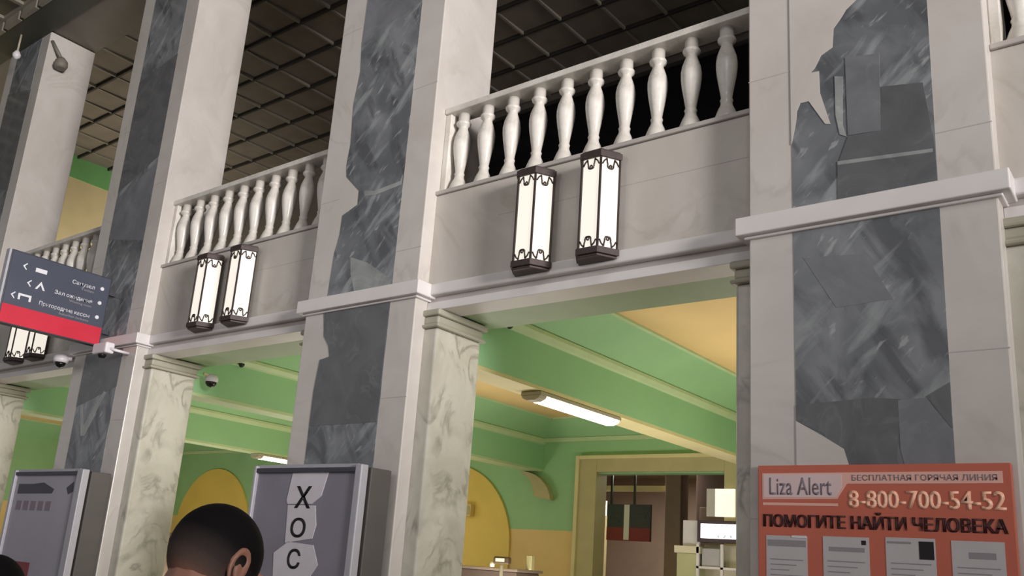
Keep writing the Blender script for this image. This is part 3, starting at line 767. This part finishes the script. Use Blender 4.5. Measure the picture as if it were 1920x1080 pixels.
pp = [('white_strip', 'paper', [(-7.515, 2.42), (-6.959, 2.43), (-7.029, 2.187), (-7.16, 2.105), (-7.537, 2.099), (-7.562, 2.138)]),
      ('white_strip', 'paper', [(-7.53, 2.09), (-7.10, 2.09), (-7.055, 1.896), (-7.09, 1.764), (-7.50, 1.707)]),
      ('white_strip', 'paper', [(-7.66, 1.60), (-7.45, 1.72), (-7.06, 1.70), (-6.961, 1.512), (-7.10, 1.34), (-7.62, 1.33)]),
      ('white_strip', 'paper', [(-7.60, 1.33), (-7.08, 1.33), (-7.05, 0.55), (-7.55, 0.6)])]
for n_, mk, pts in pp: mb(M[mk]).prism(pts, 'y', yf - 0.006, yf + 0.001).build(n_, t)
for ch, x_, z_, w_, h_ in (('Х', -7.425, 2.06, 0.25, 0.225), ('О', -7.44, 1.765, 0.235, 0.20), ('С', -7.43, 1.455, 0.20, 0.20), ('Т', -7.42, 1.15, 0.25, 0.20), ('Е', -7.41, 0.9, 0.22, 0.19), ('Л', -7.42, 0.65, 0.25, 0.19)):
    lettering('lettering', ch, t, M['ink'], (x_, yf - 0.006, z_), XW, ZW, width=w_, height=h_, depth=0.003, bold=0.012)
t = stand(-13.88, -11.84, -0.44, 2.50, 'pale grey display board with blurred headlines, before the pillar below the slate sign', 'board_pale', 0.15)
q = mb(M['alu_dk'])
q.prism([(-13.70, 2.16), (-12.66, 2.17), (-12.62, 2.23), (-12.95, 2.32), (-13.25, 2.30), (-13.70, 2.30)], 'y', yf - 0.004, yf + 0.001)
q.build('headline_bar', t)
q = mb(M['ink_grey'])
for i in range(5): q.box(-13.66 + i * 0.22, -13.50 + i * 0.22, yf - 0.004, yf + 0.001, 1.93, 2.06)
q.build('headline_bar', t)
mb(M['alu_dk']).prism([(-12.27, 2.25), (-12.10, 2.33), (-12.08, 2.20), (-12.2, 2.16)], 'y', yf - 0.004, yf + 0.001).build('emblem', t)
mb(M['sign_dark_red']).box(-13.55, -12.9, yf - 0.004, yf + 0.001, 1.02, 1.22).build('red_print', t)

# ---------------------------------------------------------------- hanging way-finding sign (stands out from the third pillar)
SX = -12.72
t = thing('hanging_sign', (SX, -0.02, 4.2), 'slate grey direction sign with a red lower stripe, projecting from the third pillar', 'sign')
fc = mb(M['sign_side']).box(SX - 0.12, SX, -1.60, -0.12, 4.36, 5.42).build('panel', t, bevel=0.01)
mb(M['sign_navy']).box(SX, SX + 0.004, -1.58, -0.14, 4.64, 5.40).build('face', fc)
mb(M['sign_red']).box(SX, SX + 0.005, -1.58, -0.14, 4.38, 4.64).build('red_stripe', fc)
mb(M['alu']).box(SX - 0.11, SX - 0.01, -1.63, -1.60, 4.36, 5.42).build('edge_trim', fc)
for z in (4.6, 5.2): mb(M['alu_dk']).box(SX - 0.09, SX - 0.03, -0.12, -0.008, z - 0.03, z + 0.03).build('bracket', t)
fx = SX + 0.003
lines = [(5.18, 'Санузел', 'Toilet', 0.34), (4.96, 'Зал ожидания', 'Waiting room', 0.56), (4.74, 'Пригородные кассы', 'Suburban tickets', 0.74)]
for z, a_, b_, w_ in lines:
    ws = a_.split(); tot = sum(len(q_) for q_ in ws) + 0.6 * (len(ws) - 1); yy = -0.36 - w_
    for q_ in ws:
        ww = w_ * len(q_) / tot
        lettering('lettering', q_, fc, M['sign_white'], (fx, yy, z), YW, ZW, width=ww, height=0.06, depth=0.003, bold=0.008, line=True)
        yy += ww + 0.6 * w_ / tot
    ws = b_.split(); tot = sum(len(q_) for q_ in ws) + 0.6 * (len(ws) - 1); yy = -0.36 - w_ * 0.6
    for q_ in ws:
        ww = w_ * 0.6 * len(q_) / tot
        lettering('lettering', q_, fc, M['ink_soft'], (fx, yy, z - 0.06), YW, ZW, width=ww, height=0.036, depth=0.003, line=True)
        yy += ww + 0.36 * w_ / tot
    mb(M['sign_white']).lathe([(0.028, 0.0), (0.028, 0.02)], (0, 0, 0), 12).build('marker_dot', fc)
    o = [q for q in COL.objects if q.parent == fc and q.name.startswith('marker_dot')][-1]
    o.data.transform(Matrix.Translation(Vector((SX, -0.25, z + 0.04))) @ Matrix.Rotation(math.pi / 2, 4, 'Y') @ Matrix.Translation(Vector((t.location.x, t.location.y, t.location.z))))
    o.data.transform(Matrix.Translation(-Vector((t.location.x, t.location.y, t.location.z))))
for yy, z in ((-1.42, 5.18), (-1.32, 4.96), (-1.50, 4.74)):
    mb(M['sign_white']).prism([(yy, z + 0.045), (yy + 0.05, z + 0.095), (yy + 0.06, z + 0.085), (yy + 0.025, z + 0.045), (yy + 0.06, z + 0.005), (yy + 0.05, z - 0.005)], 'x', SX + 0.003, SX + 0.007).build('arrow', fc)
mb(M['sign_white']).box(SX + 0.003, SX + 0.007, -1.24, -1.08, 5.19, 5.25).build('pictogram', fc)
mb(M['sign_white']).prism([(-1.20, 4.95), (-1.13, 5.07), (-1.06, 4.95), (-1.09, 4.95), (-1.13, 5.02), (-1.17, 4.95)], 'x', SX + 0.003, SX + 0.007).build('pictogram', fc)
mb(M['sign_white']).prism([(-1.40, 4.74), (-1.37, 4.74), (-1.37, 4.80), (-1.25, 4.80), (-1.25, 4.74), (-1.22, 4.74), (-1.22, 4.83), (-1.40, 4.83)], 'x', SX + 0.003, SX + 0.007).build('pictogram', fc)

# ---------------------------------------------------------------- security cameras
t = thing('box_camera', (-12.2, -0.05, 4.2), 'white box security camera on the third pillar under its string course', 'camera')
mb(M['white_plastic']).box(-12.48, -12.10, -0.34, -0.20, 4.17, 4.33).build('housing', t, bevel=0.025, segs=3)
mb(M['black_plastic']).lathe([(0.04, -0.05), (0.06, -0.02), (0.06, 0.0)], (-12.30, -0.27, 4.17), 14).build('lens', t)
mb(M['white_plastic']).tube([(-12.12, -0.27, 4.24), (-12.05, -0.2, 4.22), (-12.05, -0.008, 4.22)], 0.022).build('bracket', t)
t = thing('dome_camera', (-13.86, 0.0, 4.2), 'white dome security camera at the left edge of the third pillar, below the sign', 'camera')
mb(M['white_plastic']).lathe([(0.10, -0.04), (0.115, 0.0), (0.11, 0.05), (0.06, 0.09)], (-13.80, -0.14, 4.24), 18).build('housing', t)
mb(M['black_plastic']).lathe([(0.01, -0.12), (0.05, -0.10), (0.075, -0.07), (0.08, -0.04)], (-13.80, -0.14, 4.24), 16).build('dome', t)
mb(M['white_plastic']).tube([(-13.80, -0.14, 4.28), (-13.72, -0.008, 4.28)], 0.03).build('bracket', t)
XQ = xr(2) + 0.19
t = thing('capital_camera', (XQ, 1.0, 4.1), 'dome security camera at the back corner of the capital on the third pier', 'camera')
mb(M['cream']).tube([(XQ + 0.06, 0.98, 4.10), (XQ + 0.06, 1.08, 4.10)], 0.022).build('arm', t)
mb(M['white_plastic']).lathe([(0.09, -0.06), (0.10, -0.02), (0.09, 0.03), (0.04, 0.06)], (XQ + 0.06, 1.13, 4.06), 18).build('housing', t)
mb(M['black_plastic']).lathe([(0.01, -0.14), (0.05, -0.125), (0.08, -0.09), (0.085, -0.06)], (XQ + 0.06, 1.13, 4.06), 16).build('dome', t)
t = thing('pendant_bulb', (-18.0, -0.3, 10.9), 'small white bulb hanging on a short cord below the dark frieze', 'lamp')
mb(M['fixture']).tube([(-18.0, -0.3, 11.38), (-18.0, -0.3, 11.0)], 0.02).build('cord', t)
mb(M['white_plastic']).lathe([(0.02, -0.16), (0.07, -0.11), (0.08, -0.06), (0.05, 0.0), (0.025, 0.04)], (-18.0, -0.3, 10.98), 14).build('bulb', t)
XS = xr(3)
t = thing('spot_lamp', (XS + 0.02, 0.25, 10.6), 'dark spotlight on an angled arm at the top of the farthest pillar', 'lamp')
mb(M['soffit']).tube([(XS + 0.01, 0.05, 11.2), (XS + 0.16, 0.22, 10.86)], 0.035).build('arm', t)
mb(M['soffit']).lathe([(0.10, -0.12), (0.13, -0.06), (0.12, 0.04), (0.05, 0.12)], (XS + 0.18, 0.24, 10.74), 16).build('head', t)


# ---------------------------------------------------------------- people
def blob(bm, c, r, rot=None, seg=20):
    mat = Matrix.Translation(c) @ (rot.to_4x4() if rot else Matrix()) @ Matrix.Diagonal((r[0], r[1], r[2], 1))
    bmesh.ops.create_uvsphere(bm, u_segments=seg, v_segments=seg // 2 + 2, radius=1.0, matrix=mat)
def limb(bm, a, b, ra, rb, n=9):
    a, b = Vector(a), Vector(b)
    d = (b - a).length
    n = max(2, int(d / (min(ra, rb) * 0.7)))
    for i in range(n + 1):
        t_ = i / n; r = ra + (rb - ra) * t_
        blob(bm, a.lerp(b, t_), (r, r, r), seg=10)
def solid(name, bm, voxel, mtl, parent, smooth=8, factor=0.5):
    me = bpy.data.meshes.new(name); bm.to_mesh(me); bm.free()
    o = bpy.data.objects.new(name, me); COL.objects.link(o)
    md = o.modifiers.new('r', 'REMESH'); md.mode = 'VOXEL'; md.voxel_size = voxel
    sm = o.modifiers.new('s', 'SMOOTH'); sm.iterations = smooth; sm.factor = factor
    dg = bpy.context.evaluated_depsgraph_get()
    me2 = bpy.data.meshes.new_from_object(o.evaluated_get(dg)); bpy.data.objects.remove(o)
    me2.name = name
    for f in me2.polygons: f.use_smooth = True
    me2.materials.clear(); me2.materials.append(mtl)
    o = bpy.data.objects.new(name, me2); COL.objects.link(o); o.parent = parent
    return o


def person(loc, face_az, height, label, pitch=0.35):
    """standing figure looking down a little; local +Y is forward, built 1.72 m tall"""
    t = thing('person', (loc[0], loc[1], 0), label, 'person')
    t.rotation_euler = (0, 0, face_az - math.pi / 2)
    k = height / 1.70; t.scale = (k, k, k)
    HR = Matrix.Rotation(-pitch, 3, 'X')                    # the head nods forward
    hc = Vector((0, 0.055, 1.600)); piv = Vector((0, 0.0, 1.50))
    def H(v): return piv + HR @ (Vector(v) - piv)
    B = bmesh.new()
    # head
    blob(B, H(hc + Vector((0, -0.004, 0.012))), (0.077, 0.094, 0.088), HR, 28)
    blob(B, H(hc + Vector((0, 0.03, -0.03))), (0.066, 0.068, 0.085), HR)
    blob(B, H(hc + Vector((0, 0.052, -0.085))), (0.042, 0.042, 0.036), HR)          # chin and jaw
    for s in (-1, 1):
        blob(B, H(hc + Vector((s * 0.045, 0.02, -0.075))), (0.022, 0.045, 0.026), HR)
        blob(B, H(hc + Vector((s * 0.040, 0.072, -0.030))), (0.020, 0.014, 0.014), HR)   # cheekbone
        blob(B, H(hc + Vector((s * 0.030, 0.084, 0.012))), (0.024, 0.012, 0.008), HR)    # brow
        blob(B, H(hc + Vector((s * 0.030, 0.080, -0.006))), (0.014, 0.012, 0.011), HR)   # eye
        er = HR @ Matrix.Rotation(s * 0.2, 3, 'Z')
        for a_ in range(15):                                                             # ear rim
            an = -0.9 + a_ / 14 * 4.4
            blob(B, H(hc + Vector((s * (0.079 + 0.003 * math.sin(an)), -0.012 - 0.020 * math.cos(an), -0.012 + 0.031 * math.sin(an)))), (0.0055, 0.0065, 0.0065), er, 8)
        blob(B, H(hc + Vector((s * 0.075, -0.006, -0.014))), (0.005, 0.013, 0.024), er)
        blob(B, H(hc + Vector((s * 0.080, 0.002, -0.043))), (0.006, 0.009, 0.010), er)
    blob(B, H(hc + Vector((0, 0.098, -0.030))), (0.015, 0.018, 0.014), HR)
    limb(B, H(hc + Vector((0, 0.088, 0.010))), H(hc + Vector((0, 0.102, -0.026))), 0.009, 0.012)
    blob(B, H(hc + Vector((0, 0.086, -0.064))), (0.024, 0.012, 0.007), HR); blob(B, H(hc + Vector((0, 0.084, -0.074))), (0.020, 0.012, 0.007), HR)
    # neck, trunk
    limb(B, H(hc + Vector((0, -0.02, -0.06))), (0, -0.02, 1.40), 0.060, 0.066)
    blob(B, (0, -0.02, 1.34), (0.16, 0.085, 0.09)); blob(B, (0, 0.0, 1.22), (0.155, 0.105, 0.17)); blob(B, (0, 0.0, 1.02), (0.14, 0.10, 0.16)); blob(B, (0, -0.01, 0.90), (0.16, 0.11, 0.12))
    for s in (-1, 1):
        limb(B, (s * 0.175, -0.015, 1.365), (s * 0.215, -0.03, 1.09), 0.056, 0.042)
        limb(B, (s * 0.215, -0.03, 1.09), (s * 0.205, 0.04, 0.85), 0.040, 0.028)
        w0 = Vector((s * 0.205, 0.04, 0.85))
        blob(B, w0 + Vector((0, 0.012, -0.05)), (0.018, 0.038, 0.05))
        for f_ in range(4):
            a0 = w0 + Vector((0, -0.018 + 0.02 * f_, -0.09)); ln = (0.030, 0.036, 0.038, 0.034)[f_]
            a1 = a0 + Vector((-s * 0.004, 0.003, -ln)); a2 = a1 + Vector((-s * 0.014, 0.002, -ln * 0.8))
            limb(B, a0, a1, 0.0095, 0.009); limb(B, a1, a2, 0.009, 0.0075)
        limb(B, w0 + Vector((0, 0.04, -0.03)), w0 + Vector((-s * 0.012, 0.07, -0.075)), 0.011, 0.009)
        limb(B, (s * 0.09, 0.0, 0.86), (s * 0.10, 0.005, 0.47), 0.082, 0.052); limb(B, (s * 0.10, 0.005, 0.47), (s * 0.105, -0.02, 0.09), 0.052, 0.036)
        limb(B, (s * 0.105, -0.03, 0.045), (s * 0.115, 0.14, 0.03), 0.035, 0.026)
    solid('body', B, 0.0042, M['skin'], t, 7)
    # hair: a close cap from forehead to nape, with a density that fades downwards
    B = bmesh.new()
    blob(B, H(hc + Vector((0, -0.005, 0.014))), (0.0805, 0.0975, 0.0925), HR, 40)
    for q in list(B.verts):
        l = HR.transposed() @ (q.co - piv) + piv - hc
        lim = -0.07 if l.y < 0.02 else -0.07 + (l.y - 0.02) * 1.9
        if l.z < lim - 0.02: B.verts.remove(q)
    o = solid2('hair', B, M['hair'], t, lambda co: HR.transposed() @ (co - piv) + piv - hc)
    # clothes follow the body
    B = bmesh.new()
    blob(B, (0, -0.02, 1.345), (0.172, 0.098, 0.095)); blob(B, (0, 0.0, 1.22), (0.17, 0.12, 0.18)); blob(B, (0, 0.0, 1.02), (0.158, 0.118, 0.17)); blob(B, (0, -0.01, 0.90), (0.172, 0.125, 0.10))
    limb(B, (0, -0.02, 1.42), (0, -0.02, 1.36), 0.076, 0.10)
    for s in (-1, 1):
        limb(B, (s * 0.172, -0.015, 1.36), (s * 0.215, -0.03, 1.09), 0.070, 0.056); limb(B, (s * 0.215, -0.03, 1.09), (s * 0.205, 0.036, 0.86), 0.054, 0.042)
    solid('jacket', B, 0.009, M['cloth'], t, 6)
    B = bmesh.new(); blob(B, (0, -0.01, 0.88), (0.166, 0.118, 0.11))
    for s in (-1, 1):
        limb(B, (s * 0.09, 0.0, 0.84), (s * 0.10, 0.005, 0.47), 0.095, 0.068); limb(B, (s * 0.10, 0.005, 0.47), (s * 0.105, -0.02, 0.09), 0.066, 0.056)
    solid('trousers', B, 0.010, M['trousers'], t, 5)
    for s in (-1, 1):
        B = bmesh.new(); limb(B, (s * 0.105, -0.035, 0.052), (s * 0.115, 0.15, 0.040), 0.050, 0.038)
        for q in B.verts: q.co.z = max(q.co.z, 0.0)
        solid('shoe', B, 0.008, M['shoe'], t, 3)
    return t


def solid2(name, bm, mtl, parent, local):
    bmesh.ops.recalc_face_normals(bm, faces=bm.faces)
    me = bpy.data.meshes.new(name); bm.to_mesh(me); bm.free()
    at_ = me.attributes.new('hair_density', 'FLOAT', 'POINT')
    for i, q in enumerate(me.vertices):
        l = local(q.co)
        at_.data[i].value = max(0.0, min(1.0, (l.z + 0.074 + 0.24 * l.y) / 0.10))
    for f in me.polygons: f.use_smooth = True
    me.materials.append(mtl)
    o = bpy.data.objects.new(name, me); COL.objects.link(o); o.parent = parent
    s = o.modifiers.new('shell', 'SOLIDIFY'); s.thickness = 0.004; s.offset = 0
    return o


man = person((-1.533, -5.503), math.radians(100), 1.725, 'person with short clipped black hair seen from behind, looking down to the right', 0.42)
other = copy_tree(man)
other.location = (-2.42, -5.50, 0); other.rotation_euler = (0, 0, math.radians(30)); other.scale = (0.93, 0.93, 0.93)
other['label'] = 'person with dark hair, only the top of the head showing at the lower left corner'
